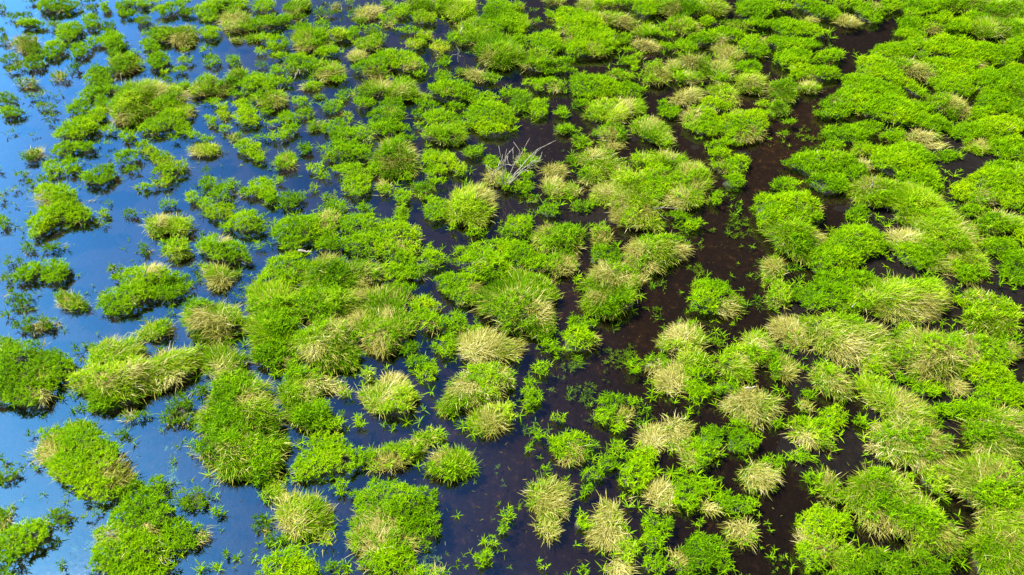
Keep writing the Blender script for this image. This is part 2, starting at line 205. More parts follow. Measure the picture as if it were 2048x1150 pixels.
# ------------------------------------------------------------ plan of the marsh
# Sheets of 512 x 288 photo pixels drawn four times enlarged: "@ left top", then one plant per line:
# kind ; lobes "x y rx ry tilt | ..." ; straw patches "x y r | ..." ; landmark description
# kinds: g bright green, y yellow green, d dark green, l long pale grass, s straw, t thin and sparse, w drowned weed, c low cover
PLAN = '''
@0 0
d;255 25 56 28 0
g;460 55 160 62 0;;dense green tussock topmost in the upper left
d;20 80 48 40 0
d;712 20 72 24 0
d;728 84 44 32 0
g;852 72 40 56 0
g;1000 56 88 48 20|1140 48 72 44 0;;twin green hummocks at the top edge
g;1245 22 68 30 0
d;180 148 100 38 5
g;240 200 88 44 0;;low dark-edged bun in bright blue water
d;436 222 64 34 10
g;330 215 50 30 0
g;1380 80 144 54 15
g;990 130 48 32 0
g;1066 130 36 28 0
d;1150 186 72 46 10;;flat-topped brown-sided tussock in blue water
g;1500 115 66 36 0;1600 115 40
g;1670 110 90 85 0
g;1820 45 180 62 0
l;1900 180 140 84 -8;1850 190 60
l;1300 280 120 78 5|1470 285 115 88 0;1430 340 70;wide hummock with a tan skirt over blue water
g;1680 276 90 60 0;;lone round tussock with pale frosted left side
s;1885 328 50 28 0;;flat brown dead tuft in dark blue water
l;2020 312 64 44 0
g;560 270 116 80 20
g;738 190 74 66 0
d;865 232 64 54 0
d;230 370 118 82 -10;200 370 80;brown and olive dome at the far left
g;440 410 100 70 20
g;645 420 84 72 20
g;760 350 60 50 0
g;910 350 104 90 -25;;bushy leaning tussock with blue inlet below
d;80 488 82 52 10
d;112 570 64 36 10
d;272 525 98 74 15
d;18 262 36 34 0
d;32 340 48 40 0
g;1210 384 80 56 -20|1270 510 96 74 10;1375 470 32
g;1180 290 40 26 0
d;1475 415 34 24 0
g;1490 500 66 34 0
g;1440 578 60 38 5
g;1640 415 40 26 0
g;1700 500 64 56 0
g;1868 505 56 56 0
l;900 480 48 36 0|1000 520 128 80 15|1080 450 64 32 0;1060 585 60
g;790 630 106 98 -10;;rounded leafy dome left of the drowned twig
d;606 562 54 44 0
d;488 625 78 54 0;480 640 40
d;220 675 98 46 0;230 690 40
d;65 805 70 66 0
g;90 912 98 52 0;;bright low bank at the left edge
t;400 765 128 60 10
d;375 870 88 38 0
t;240 790 90 60 0
t;410 960 60 80 0
t;260 1080 70 36 0
t;100 1095 60 36 20
g;740 760 90 58 10|880 735 88 40 10
g;645 870 88 68 10
g;832 835 62 62 0
l;1120 770 190 110 10|1040 890 165 96 0|1310 790 190 100 -5|1460 700 60 50 0;985 955 55|1440 800 50|1290 770 60;huge sprawling tussock with a pale grey lower corner
g;1350 970 190 82 20|1450 900 120 48 10|1200 1060 98 56 0|1480 1040 72 66 0;1500 915 40|1390 1060 40;ragged spread tussock pointing up to the right
g;620 1040 160 90 20|780 940 90 66 20;;thick bright bank slanting left of the creek
g;890 1055 68 40 0
g;1030 1100 62 52 0
d;1340 650 50 34 0
g;1320 595 34 26 0
l;1640 695 128 74 25;1600 720 50
l;1900 610 90 62 20|1800 705 100 52 20;1800 740 50;humped tussock with dry grey base beside dark creek
g;2000 690 104 74 30|1900 770 78 34 0;;
g;1725 835 52 34 0
l;1790 905 52 70 0
g;1940 845 74 50 0|1980 945 98 90 0
g;1690 985 70 46 -30|1800 1045 58 38 0
g;1570 1105 56 34 0
g;1680 1140 64 30 0
l;1890 1110 62 38 0;1870 1120 30
g;1400 1125 38 26 0
@512 0
g;70 60 100 55 0
l;340 50 115 70 20;290 110 40;olive shoulder with brown foot beside dark pool
g;100 190 130 60 0|230 170 70 50 0
g;60 320 70 48 0
g;175 365 90 70 0;190 385 30
d;355 150 60 40 0
g;45 430 45 30 0
d;45 540 50 35 0
g;175 580 60 45 0
g;245 660 60 45 0;;small dark tuft carrying a slanting pale stick
l;440 320 140 100 0|680 290 80 50 -5;430 385 75|560 370 40;high domed tussock with a sandy lower fringe
g;350 240 100 35 10
g;540 210 60 40 0
g;780 280 60 50 30
d;560 120 95 42 0|645 60 40 30 0;640 60 25
d;540 10 35 20 0
d;750 45 35 30 0
d;760 120 30 30 0
s;890 110 95 60 15;900 100 60;brown withered mound near the top edge
d;830 185 60 35 0
l;1055 45 60 35 0
y;1150 105 85 60 10
y;1050 180 80 42 -20;1070 190 40
y;1340 150 115 60 -10;;yellow-green sausage of grass near the top
l;935 260 70 40 0
g;1230 260 90 35 0
g;580 435 100 48 0
g;350 520 140 75 0;330 570 30
l;580 570 130 80 -10;550 600 40|600 560 20;twin-toned tussock with white streak facing down
g;660 655 50 35 0
g;200 470 60 30 0
l;445 690 80 55 10;385 690 25
s;510 775 55 28 0
l;900 360 150 60 15|810 450 70 60 30;800 450 45;leaning tussock with a pale left foot
g;920 560 140 75 5;950 605 60;smooth green bun with a cream lower lip
g;1150 500 200 78 -12;1215 555 55;long green loaf with dry tangle underneath
y;1345 310 60 60 10|1270 370 85 50 0|1470 400 80 65 -20;1220 360 35|1370 290 40;golden yellow tussock with bright green wing
g;1570 320 45 60 -30
l;1320 40 125 58 -10
l;1600 70 170 95 -20
l;1740 265 125 115 10;;rounded olive dome topped by a white stem
g;1950 150 150 140 -10
l;1930 400 180 120 -20;1870 460 60;large two-tone slope above the dark inlet
y;1310 610 60 28 0
y;1500 520 60 50 20
y;1490 625 72 50 0
l;1640 575 60 45 0|1780 610 130 50 -15;1760 620 60
g;1900 650 55 30 0
g;1560 735 185 80 -5;1540 750 30;broad tussock with a grey dimple in its middle
l;940 720 145 78 10;1040 700 50
l;1170 730 120 98 -10|1320 780 70 30 0;1160 750 40
g;860 840 92 55 0;;compact bright tuft nearest the middle creek
g;1100 870 100 80 0|1050 950 150 80 0;1080 925 42
g;1030 1040 130 66 0
g;1180 1045 48 36 0
g;1200 1125 75 40 0
g;700 780 62 50 20|620 870 82 58 10
g;355 835 62 55 0
y;390 925 78 55 10
y;250 960 80 58 0
y;130 1005 60 30 0
g;280 1050 72 50 0
s;730 930 46 28 0
l;480 1020 75 45 20;510 1000 28
g;640 1015 130 52 15
g;740 1100 175 80 0;;wide fluffy bank with a smooth rounded crown
g;90 665 110 80 -20
l;130 800 130 88 -10;170 820 50
g;95 910 50 40 0
y;50 1120 60 30 0
g;200 1110 100 45 0
g;1370 850 110 50 -10
g;1290 925 65 28 0
g;1480 960 150 70 0
g;1600 870 70 40 0
g;1310 1025 50 20 0
l;1530 1080 175 80 0
g;1830 810 120 58 0
g;1860 930 195 105 -5;;lush rounded mass above the bare purple mud
g;1900 1055 150 60 0
g;2000 760 60 48 0
g;1700 1020 60 30 0
@1024 0
l;50 60 50 60 0
l;70 200 80 90 0
g;400 105 48 40 0
g;195 185 40 30 0
g;300 140 35 45 0
d;165 100 30 15 0
l;330 15 90 30 0;350 10 40
g;540 230 190 140 -25|680 330 160 110 -20|570 400 160 75 0;440 290 75|640 400 60;tallest bright green dome near the top
g;270 350 130 88 -10
g;60 340 70 60 0
l;200 500 130 90 -5;115 560 38
g;425 510 80 50 0
g;440 580 90 20 0
g;315 590 60 25 0
l;650 40 130 62 0;600 50 50
g;880 30 100 42 0
g;1060 70 100 92 -10
l;800 160 200 58 -5;870 190 60|700 150 50
l;1080 260 112 55 -5
g;1215 235 45 35 0
g;1240 300 55 35 0
l;880 330 80 40 0
s;1060 365 100 48 -10;1060 370 50;small hay coloured heap by the black creek
g;930 510 70 45 0|990 470 60 30 10|980 560 40 40 0
g;900 425 60 20 0
l;1350 70 180 85 -5;1300 90 50;broad shaggy hummock at the top edge
l;1620 60 120 70 -15
l;1370 210 125 70 -15;1330 210 50
g;1560 190 75 50 0
g;1950 90 160 95 10
g;1960 205 110 50 0
d;1780 230 110 58 -15
g;1560 320 160 60 5|1720 280 120 48 -10;1640 320 50
g;1380 390 92 60 -10
g;1240 390 60 38 -20
s;1720 430 100 68 -20;1720 440 50
g;1930 380 112 90 -15;1990 340 40
l;1150 600 100 110 -30;1180 620 60
l;1290 540 62 60 0;1280 540 35
l;1460 500 130 80 0;1430 500 60
l;1650 580 112 90 -20;1660 560 60
l;1400 635 115 55 0;1420 630 60
g;650 690 205 90 -8|860 730 170 70 -5;;long low mat stretching across the dark pools
g;640 785 150 28 0
l;880 610 115 45 -10
g;290 700 130 60 0;340 720 42
g;150 680 70 40 10
g;60 820 92 100 0
g;220 880 82 88 10;;square bright tuft standing on purple mud
y;395 920 62 50 0
l;430 1040 90 55 0
l;550 1130 80 40 0
g;560 850 90 40 0
l;780 900 170 100 0|970 860 92 85 -20;900 840 60;tussock with a black notch in its right side
l;790 1080 130 78 0;790 1095 60
l;1120 1060 160 90 -30;1090 1030 60|1220 1110 40
g;1250 910 90 60 0
g;1200 840 50 30 0
s;1390 780 135 60 20;1320 810 70;tilted straw clump with a white pointed tail
l;1690 760 120 90 -25;1740 810 60
g;1520 980 150 120 -25|1620 850 140 60 -10;1430 950 70
g;1850 1010 200 125 10;1880 1090 90|1820 950 40;big green hump with a dry streaked front
g;1880 560 112 60 0
l;1900 670 112 90 -10;1880 680 50
g;1990 850 60 40 0
@1536 0
g;90 75 115 45 -5
g;380 80 200 60 -20
s;610 180 105 45 -15;600 170 50;dry grey slope by the dark blue pond
g;150 230 132 80 -15
g;310 250 160 60 -15
l;330 170 60 25 0;340 170 40
g;620 40 120 50 0
g;800 110 110 82 -20;830 80 35;green tongue hanging into the dark pond
g;970 60 85 60 0
g;1200 60 140 90 0
g;1370 40 110 60 0
l;1560 40 140 60 -10;1600 50 50
l;1880 80 160 85 0
g;1130 210 110 60 0
g;1120 290 110 55 0
l;1310 240 85 42 0;1310 240 40
g;1380 170 80 60 0
g;1530 220 115 62 0
g;1650 160 110 50 0
l;1780 230 155 75 0
l;1960 250 100 90 0
g;960 430 140 70 0
g;1180 400 165 85 0
g;1450 390 180 85 -10
g;1650 430 160 75 0
g;1850 450 155 75 0
l;1980 370 100 60 0
l;1150 560 180 62 -20;1140 590 90|1250 640 50;grey matted bank hanging over a black ditch
g;1350 560 150 85 0
g;1530 560 120 90 0
s;1660 525 62 38 0
g;880 570 180 90 -20;;soft bright shoulder right of the narrow channel
g;700 690 125 90 10
g;850 740 200 95 -15
g;560 850 135 105 20;530 840 35
g;950 880 230 105 -15
g;1190 880 130 62 0
g;1150 720 125 45 -35;;thin strip of leaves lying between two ditches
g;1470 690 165 92 -10
l;1430 850 135 82 -15;1450 850 50
s;1570 915 82 50 0;1570 915 40
g;1700 920 82 62 0
g;1780 670 150 100 -10
g;1800 800 135 95 0
g;1960 600 110 90 0
l;1950 740 105 85 0;1910 700 40
g;1980 890 95 85 0
g;180 370 205 68 -5
g;200 480 145 82 0
g;480 470 122 62 10;500 530 40
g;270 590 112 72 0;330 620 40
g;440 600 135 62 0
l;120 750 112 100 0|90 880 85 62 0;;snowman shaped pair of domes beside the channel
l;320 710 85 62 0;310 700 40
g;155 1005 52 38 0
g;115 1090 45 30 0
g;640 1080 185 72 0
g;800 1030 125 50 0
g;1270 1000 175 72 -10
s;1230 1100 145 55 0;1230 1100 70
g;1600 1070 155 82 0
g;1850 1030 185 95 0
g;1000 1110 100 60 0
d;380 930 52 40 0
w;350 1060 150 80 0
@0 288
d;265 110 92 62 15;275 95 45;small brown-crowned tuft in open blue water
g;530 50 112 60 15|700 50 82 55 0
g;430 210 72 82 -10
g;570 190 78 82 10
d;380 305 72 50 0
d;190 265 52 30 0
t;140 370 72 50 10
d;255 330 40 50 0
d;10 440 28 45 0
d;15 215 24 20 0
t;120 510 68 40 10
g;490 450 185 110 -20|430 590 200 90 20|620 570 130 85 -10|330 710 110 58 30;370 470 60|430 520 40;large bright boot-shaped tussock in blue water
d;240 840 56 50 0
d;430 840 100 45 10
t;250 620 48 50 0
t;500 820 70 50 0
g;30 650 46 72 -10
t;870 90 72 58 20
y;880 15 40 18 0
g;790 270 150 78 15;;arrowhead tussock pointing left in open water
g;1020 120 112 65 15
g;1060 215 62 42 0
y;1190 60 100 58 -30|1290 130 100 70 -20|1380 220 150 70 10|1310 330 90 48 10;;crooked yellow-green chain curling round a blue bay
y;1170 362 75 46 0
l;1640 60 115 60 5;1585 75 50|1560 95 30;low tussock with bare white roots on its left
g;1990 50 112 75 -15|2060 110 75 65 -20;2100 70 30
d;1650 230 38 36 0
g;1670 330 82 60 15
g;1780 400 102 80 15
l;1870 330 55 42 0
y;2000 400 82 55 0
g;1545 445 66 60 0
g;1650 500 68 55 0
y;1770 555 122 80 5
g;1980 640 150 100 5|1810 690 62 40 0;;fan shaped bright tussock between two round ones
g;1355 500 82 50 5
d;1080 572 85 30 0
l;1270 660 112 90 0|1420 670 122 92 0;1300 650 55;oval tussock split by a straw seam
g;840 570 56 45 0;;lone tiny ball-shaped tuft in open blue
d;860 490 32 25 0
t;790 430 90 36 0
t;800 650 60 20 -5
d;1165 860 55 52 0
l;1430 860 95 92 10
g;1325 810 42 30 0
g;1780 860 205 100 -10;1770 800 50;thick wavy tussock with a dark lower rim
l;1730 1060 122 98 -10|1890 1050 48 46 0;1780 1120 70;green clump fraying into grey roots
t;1560 1000 55 60 0
d;930 1022 72 45 0
g;1210 1080 260 92 0|1010 1240 235 105 15|1300 1190 220 78 5;1220 1060 60;long two-step island in calm blue water
g;460 1030 122 108 5;;plump round tussock left of the open lagoon
g;250 1040 115 82 30
d;90 960 52 50 20
d;80 1090 62 50 0
d;175 950 32 26 0
t;700 1110 60 40 0
@512 288
l;240 150 95 80 20;250 170 40
g;390 60 75 55 0
g;730 60 180 90 -5
d;600 140 75 48 0
g;480 215 82 45 0
y;560 275 50 45 0
l;1110 120 155 140 10;1180 100 70|1090 160 60;combed shaggy dome with straw swirls
g;960 210 90 70 0
g;780 230 155 82 0|820 350 122 100 0;;yellowish leafy block in the dark pools
d;455 372 36 40 0
g;60 370 105 90 -10|110 440 95 72 0;40 470 40
y;195 310 42 40 0
g;290 460 108 82 10;;neat oval cushion in the blue creek
y;30 820 45 42 0
d;600 440 70 50 0
g;640 520 95 72 10
t;750 500 50 40 0
g;330 710 190 125 20|560 650 140 105 0|600 810 120 80 0;580 640 75;wide green hump carrying a white plank
g;850 670 155 115 0|870 810 170 95 0;;steep bright crown in the great central island
g;1150 740 175 100 -10|1120 880 155 95 -15;1150 830 60;feathery right shoulder of the great central island
g;1410 930 100 98 0;;spiky ball at the right tip of the island
g;1260 1040 95 70 0
g;870 530 62 50 0
y;1060 640 50 40 0
g;240 1030 200 130 20;;smooth left flank of the great central island
l;600 1080 230 150 0|850 1030 170 110 0|600 1290 290 130 0;850 1120 60|560 960 60|800 1250 60;broad tangled back of the great central island
g;1090 1040 105 90 -20
l;130 1270 170 170 0|150 1500 185 170 0|150 1690 170 110 0;240 1740 40;tall leafy column above the blue inlet
l;580 1600 245 175 0;640 1480 80|480 1660 60;dome of yellowish tangles at the island foot
l;1020 1400 225 235 -10;1000 1590 80|830 1430 60|1050 1420 50;rough olive lobe with a bare red hollow
g;1350 1300 130 60 0;;
g;1370 1420 145 88 -25;1410 1460 35
g;1150 1180 120 70 0
g;1210 290 62 40 0
l;1030 360 72 78 0;1040 340 34
g;1180 440 72 70 0
l;1330 370 92 50 0
l;1330 430 80 30 -20
l;1170 570 62 72 -35
g;1430 540 90 110 0
g;1460 140 145 82 -10|1430 240 105 60 0|1600 200 90 60 -30;1500 55 25;three-cornered bright tussock with a grey-twigged top
l;1740 80 82 50 0
l;1720 510 165 160 0;1790 450 70|1850 490 40;big round tussock with its right half pale
g;1740 722 72 45 0
g;1565 685 36 25 0
y;1450 320 70 30 0
g;1880 170 70 62 -30
s;1910 280 82 72 0;1910 280 60;tan haycock leaning on the dead shrub
g;2010 330 85 80 0
g;1990 722 72 42 0
y;1840 830 92 50 0
g;1680 870 82 50 0
g;1830 970 200 120 -10;1790 970 35;leafy mass with a single tan wisp
g;1990 850 80 80 0
g;1600 1120 190 90 0|1640 1210 130 90 -10;1730 1190 60;green bun with a peach-coloured right side
d;1550 950 40 30 0
@1024 288
l;560 10 72 30 0
s;790 20 82 35 0;790 20 40
l;120 150 92 70 0;;feathery green crown under the dead shrub
g;120 270 62 50 0
g;100 370 80 60 0
s;340 220 92 60 -10|320 350 92 90 0;340 200 60|320 310 40;stacked straw clumps beside the dark seam
l;480 130 62 45 0
l;480 380 62 80 0;500 390 30
g;160 460 62 35 0
g;300 540 88 75 0;;small round tuft alone on brown mud
g;560 520 92 55 0
w;590 590 70 60 0
g;60 670 112 98 0
l;700 150 145 112 -10|640 270 105 82 0;650 110 45|600 320 34;tufted corner clump with two straw spots
l;880 280 90 110 -30|740 420 112 100 0|960 430 185 170 -40|1000 600 205 90 -15;880 540 110|760 400 70|860 220 50|1050 560 60;long wedge of combed grass with buff lower edge
l;1050 140 105 62 0|1230 140 150 70 0;1250 110 60
g;1160 320 135 160 -10;1190 280 40
l;1430 310 145 150 -10|1390 430 150 105 20;1400 250 70|1340 460 80|1450 360 50;combed heart shaped mound left of the wide channel
g;1350 600 112 60 -10
g;1450 660 84 60 10
g;1640 90 112 50 -10
g;1660 200 92 52 -20|1790 180 92 82 0|1760 310 92 72 0;1690 200 62;crescent tussock with a pink-white tuft
g;1630 460 56 72 0
g;1700 20 160 45 0
l;720 745 76 100 0;720 760 60;upright bottle-brush tuft in the black ditch
l;1150 870 230 125 15|1040 920 130 105 0;970 880 85|1330 850 60|1100 990 60;flat shaggy oval slab with a grey left rim
l;370 760 185 115 10|230 770 72 50 0;510 815 34|330 720 60;tilted olive clump with a pebble-grey spot
l;380 960 135 105 0;410 1000 70
g;210 970 115 80 0
g;50 900 125 120 0
g;130 1120 130 60 0
g;260 1100 48 40 0
g;740 900 135 95 0;;
l;780 1090 200 120 10|790 1230 195 140 0|740 1330 150 80 0;770 1060 110|700 1250 65|900 1080 60;tall blond-topped tussock with a peach patch
s;1010 1090 52 60 0
g;530 1110 50 42 0
w;1420 1040 130 110 0
w;1800 640 100 130 0
w;1980 400 70 80 0
w;1600 680 60 40 0
w;1880 700 60 60 0
@1536 288
w;340 60 130 70 0
g;520 30 92 52 0
l;750 60 92 62 0
g;420 170 235 92 0|480 330 155 82 -10|680 240 92 82 0;;bright slope right of the orange channel bend
s;770 170 62 50 0
g;1090 150 220 132 -10|1190 290 175 100 -15;;clean bright green hill among the right-hand mats
s;1290 20 120 32 0;1290 20 60
g;1420 110 82 60 0
l;1690 40 122 62 0;1690 40 40
g;1920 50 150 95 0
g;1880 280 220 125 0|1960 420 120 120 0
l;1700 430 125 90 0;1680 430 60
g;140 350 112 62 0
g;150 550 245 155 -5;520 490 45|230 380 40;glossy green whaleback beside the wide channel
l;200 760 210 130 -30;380 740 60
g;710 580 85 80 0
l;880 400 190 110 -10;820 350 60
l;1130 480 250 120 -15;1130 380 50|900 600 80
l;1380 700 265 135 -20|1220 850 220 115 -30;920 620 60|1080 740 90|1530 900 50;wind-combed ridge with a tan parting at right
g;700 800 225 132 0;;evenly green cushion at the right ridge's left
g;500 930 200 115 0
l;1590 980 145 140 -10;1480 930 50;rounded hummock at the end of the combed ridge
g;1160 910 190 110 -20
g;1820 830 170 85 0
g;1960 1000 120 150 0
l;1830 640 180 85 0;1880 560 60|1620 660 40
g;2000 720 70 80 0
g;1550 400 92 82 0
g;1600 550 100 62 0
l;40 1020 85 130 -15|80 1230 90 110 -25;50 1000 60;pale leaning tuft between two black gaps
g;600 1110 250 90 0
@1536 576
g;450 90 235 122 0;;square leafy mat left of a dark cross-shaped gap
l;1050 90 350 145 0;1200 200 130|760 30 50|1000 200 60;vast pale oval tussock with a brown lower lip
g;1510 120 55 42 0
l;1700 130 165 95 -30|1880 270 100 160 -20|1680 260 120 100 0;1680 100 60|1760 200 60;crinkled pale ridge running down the right side
l;1850 520 130 135 -20;1900 500 50
l;1300 530 270 195 0;1200 370 45|1250 650 70|1400 560 60;soft pale dome fringed with drooping blades
l;1620 520 130 140 -30;1600 540 80
g;1080 370 92 92 0
s;150 340 132 90 -10|250 420 105 90 -20;150 350 95;whitish straw nest with a green collar
l;600 380 300 160 -15|850 510 165 145 -30;600 530 115|700 600 60|450 400 40;long whale-shaped tussock with a white-straw belly
l;880 660 122 62 10;820 650 44
l;110 650 112 100 -20|40 570 80 60 0;150 680 80
l;500 760 165 112 -40;540 770 80|400 830 40;green-topped tussock with a ginger crescent
s;290 960 62 60 0;290 960 30
g;320 860 62 40 0
g;510 1050 112 100 0;;vivid small clump among black peat
l;280 1100 122 60 0
g;70 1110 62 42 0
g;1250 820 132 80 -10|1090 750 92 50 -20;1130 840 40;low vivid tuft in the black hollow
s;1480 780 92 70 -40;1480 790 30
g;1750 720 205 105 -10
g;1800 870 205 92 0
g;1970 870 110 105 0
l;960 900 265 112 -30|1130 1020 180 110 -20;1080 980 90|1010 900 40;drooping ridge sloping towards the lower right
l;950 1110 155 60 0
g;1620 1000 200 92 -10
l;1850 1080 235 115 0;1900 1110 60
g;1350 1000 82 72 0
g;720 1080 42 42 0
@1536 862
l;350 60 165 92 -10;290 85 65;ragged clump with white hay spilling down
l;240 220 75 62 0
l;1150 100 285 172 -15;1280 110 95|1200 250 60;dense olive mound above a diagonal ditch
s;850 150 82 50 0
l;1310 390 145 105 -40
l;900 540 260 220 -20|1180 710 285 165 -30|1330 820 150 110 -10;880 730 120|1380 850 95|1060 620 40;huge dome overhanging the navy pool
g;430 760 190 160 0|370 960 150 150 0;430 970 80|300 880 40;green clump with straw chest at the bottom
l;570 1020 122 112 0
l;480 450 92 112 0;480 400 55
g;330 400 82 60 0
g;930 1060 180 90 -15;;spiky bright clump between two navy pools
g;1320 1110 135 60 0;;low bright fringe in the bottom right pool
l;1850 100 300 130 -20;1980 30 60|1700 160 50;matted hillside at the right edge
l;1750 420 300 215 -20;1850 400 80|1700 400 50;tall rank grass wall at the right
l;1900 680 200 220 -10;1980 700 60
l;1880 980 270 220 -10;1900 900 60;dark green thicket in the bottom right corner
d;1430 960 130 100 0
t;80 1080 115 90 0
@1024 862
g;220 60 35 50 -50|150 150 58 42 30
g;480 130 175 105 0|480 220 120 70 0;470 200 100;straw wig ringed by bright leaves
g;290 310 52 42 0
s;290 540 145 150 20|290 780 85 100 20;280 560 100|260 820 60;lone hair-like straw heap on purple mud
g;180 450 42 50 0
g;760 270 88 72 0|640 360 115 65 0
g;830 140 64 62 0
g;980 350 135 130 0|1050 220 112 90 0;;pure green leafy patch among straw heaps
g;590 490 52 62 0
g;900 210 80 40 -20
s;1120 70 90 120 -40;1120 80 60
s;1320 -20 105 90 10|1320 90 112 85 0;1320 0 110;sheaf of bent blond straw
s;1440 240 115 78 -35;1470 250 60
g;1560 130 110 180 -30;;bright curved arm hugging blond straw
g;1330 350 62 40 0
s;1170 500 112 92 0|1220 600 62 80 0;1170 490 60|1220 620 40;brown bird-nest straw with a white tail
g;1390 500 132 140 0|1530 460 92 70 0;;leafy vivid block right of the nest
g;1780 590 185 85 -15;;dark-hearted green wedge in navy water
s;1570 620 92 55 -10;1570 620 50
s;1820 790 122 80 -5|1860 880 62 50 0;1820 790 80;ginger haycock alone in navy water
g;1820 100 130 110 0;;cool green clump on the dark brown flat
l;1960 370 150 120 0;1960 380 100
g;2080 260 90 60 0
g;540 740 62 82 20;;tiny erect tuft alone on purple mud
s;760 740 120 165 -10|760 870 130 80 -5;760 850 110|770 640 50;stacked blond double heap
g;1110 730 85 80 -10|1120 890 95 100 0;;narrow vivid column beside the blond heap
g;1240 770 62 80 0
l;910 980 92 90 0;850 980 40
s;860 1100 115 65 0;860 1100 50
g;1140 1075 115 80 0
g;1520 970 145 150 0|1360 1050 92 130 0|1670 1040 80 100 0;1350 1050 105;green clump with a straw cloak at the bottom
g;560 1125 52 48 0
g;250 1078 26 26 0
t;850 480 110 60 0
t;1680 420 120 60 0
t;960 590 90 70 0
@1024 576
l;40 110 280 230 0|220 300 130 130 0;90 370 60|200 200 80;large mixed dome left of the brown stream
g;290 490 95 62 0
g;530 430 150 108 0|550 300 125 65 0;680 410 65;green tuft with a lilac-grey dead spray
g;250 660 75 62 0
g;370 578 22 20 0
w;370 690 80 50 0
w;480 620 130 60 0
g;150 850 82 130 0;;narrow upright vivid tuft in the purple pool
g;370 1050 66 46 0;;star-like single tuft in the purple pool
w;880 560 150 110 0
w;960 470 80 60 20
w;800 680 100 90 0
w;560 800 130 80 0
w;1120 150 90 55 0
w;600 1050 130 70 0
w;700 480 180 50 0
w;640 900 140 60 0
w;330 810 50 40 0
g;970 650 72 72 30
l;1140 610 105 80 0;1130 640 50
l;1380 400 160 120 10|1230 450 85 90 0|1440 570 160 90 -10;1340 400 80;three-lobed shaggy clump below the brown flat
t;1640 440 110 75 0
s;1270 750 130 115 30;1270 760 100;blond windblown tuft beside vivid leaves
g;1490 700 112 62 0|1450 800 100 72 0|1480 870 80 60 0;;
g;1700 800 115 80 0;;
l;1790 610 135 130 -30;1800 590 34
l;1950 500 130 150 -30;1960 460 60
g;790 920 105 75 0|750 1030 95 92 0|870 1030 80 80 0;870 1040 92;green hook around an ashen straw tuft
g;980 920 70 42 0
g;840 1130 82 40 0
g;1600 90 200 130 -10;1710 170 90;bright pincushion with a hay right flank
s;1920 950 185 130 0|1860 850 110 60 0;1900 880 100|1900 1000 60;wide blond thatch with green foot
g;1850 1100 112 50 0
t;1460 1020 60 80 0
t;1200 900 130 50 0
@512 576
s;1840 480 210 128 -5;1800 480 150;pale straw dome at the purple pool's head
g;1510 480 92 92 0
g;1600 290 90 80 0
g;1730 350 92 50 0
g;1230 490 92 60 0;;tiny leafy cushion in the dark inlet
g;1290 605 105 48 0
g;1370 690 95 90 0;1310 690 24
l;1080 890 200 150 -10|1100 760 125 62 0|900 710 62 62 0;1090 760 85|1060 900 60;star-edged tussock with a white cap
l;1780 800 275 145 20|1540 950 115 80 0;1700 800 80|1950 720 60;long combed loaf with a bright green heel
l;1870 1060 215 105 20;1900 1100 80;smaller combed loaf tucked under its twin
l;430 750 190 95 -10|330 850 150 125 0|430 1010 170 120 0|560 1110 140 60 0;420 790 60|560 760 70|380 860 40;S-shaped tussock between two blue inlets
l;700 830 75 45 -40;700 830 40
t;670 1030 80 32 0
g;830 1090 42 62 0
t;1070 1120 60 30 0
w;650 700 120 50 0
@0 576
d;180 120 102 80 0
d;85 60 42 32 0
d;70 235 46 42 0
l;570 120 125 85 -10;530 110 50
d;300 310 162 72 5;330 330 70;dark drooping clump edged with brown straw
g;140 700 280 255 0|430 620 160 130 -10|80 480 120 80 0;330 850 60|330 730 40;massive rough tussock cut by the left edge
l;900 550 220 130 30|700 760 130 100 20|950 760 280 180 20|1350 650 285 130 20|1250 350 145 85 10|860 920 150 90 10;1280 500 110|1400 740 70|860 780 70|1050 700 60;enormous diagonal raft of matted grass
l;1700 250 235 140 -5|1750 400 105 80 0;1650 270 90|1780 350 90;sparse topped tussock with long straw fringe
l;1780 600 175 130 -10;1780 680 70;mid-sized mat joining two bigger ones
d;1430 990 140 105 35|1610 830 80 42 25;1480 1040 40;slim dark tussock pointing up right
d;1060 1040 122 55 5;1040 1030 40
l;1900 850 220 180 20|1950 1060 290 190 0|1740 1060 150 140 0|1920 1300 340 190 0|2060 1410 190 140 0;1980 920 70|1700 1000 50|1980 1230 50;mountainous leafy tussock at lower left
t;600 950 52 60 0
d;720 460 30 26 0
d;1920 80 50 26 0;1950 80 15
@0 862
g;700 230 300 240 -10|480 130 180 150 0|830 430 235 150 0|650 -20 130 60 0;430 170 100|930 380 110|1000 250 60;great shaggy round tussock near bottom left
d;975 40 62 42 0
d;250 40 42 25 0
d;1540 560 130 102 0;;tidy dark pillow beside the bottom hill
g;1150 680 250 185 20|1250 480 130 105 30|1050 950 290 190 0|1450 850 180 130 0|1120 1120 300 110 0;930 860 70|1620 850 60|1200 790 60;sprawling leafy hill at the bottom edge
g;200 880 220 130 20|300 760 110 72 0;200 1050 50;shaggy bank in the bottom left corner
d;500 700 112 80 0;600 710 40
d;740 680 82 36 20
w;680 930 110 90 0
w;1360 350 70 120 0
w;1350 160 60 80 0
l;20 700 75 110 0;60 740 40
d;60 380 130 65 15
t;170 290 70 60 0
d;20 240 42 42 0
g;1745 660 46 60 0
d;1710 530 26 25 0
d;500 1100 42 46 0
t;1830 1050 92 100 0
t;1640 1110 80 40 0
@512 862
l;1100 220 195 100 20|1300 130 62 110 0|950 270 62 80 0;1060 260 100|1250 140 50;straw-mopped bar reaching across the inlet
l;1400 60 115 72 0
l;1560 270 192 118 5;1480 260 50;brushed oval tussock at the purple shore
g;600 250 280 130 10|420 330 130 95 0|560 110 160 90 0;;bright star-leaved mat below the S-shaped one
g;1120 620 300 205 0|1000 850 250 190 0|1300 750 215 165 0|850 530 92 60 0|1080 1020 210 150 0;990 760 120|950 870 130|1180 880 60;great tussock with a straw hollow at bottom
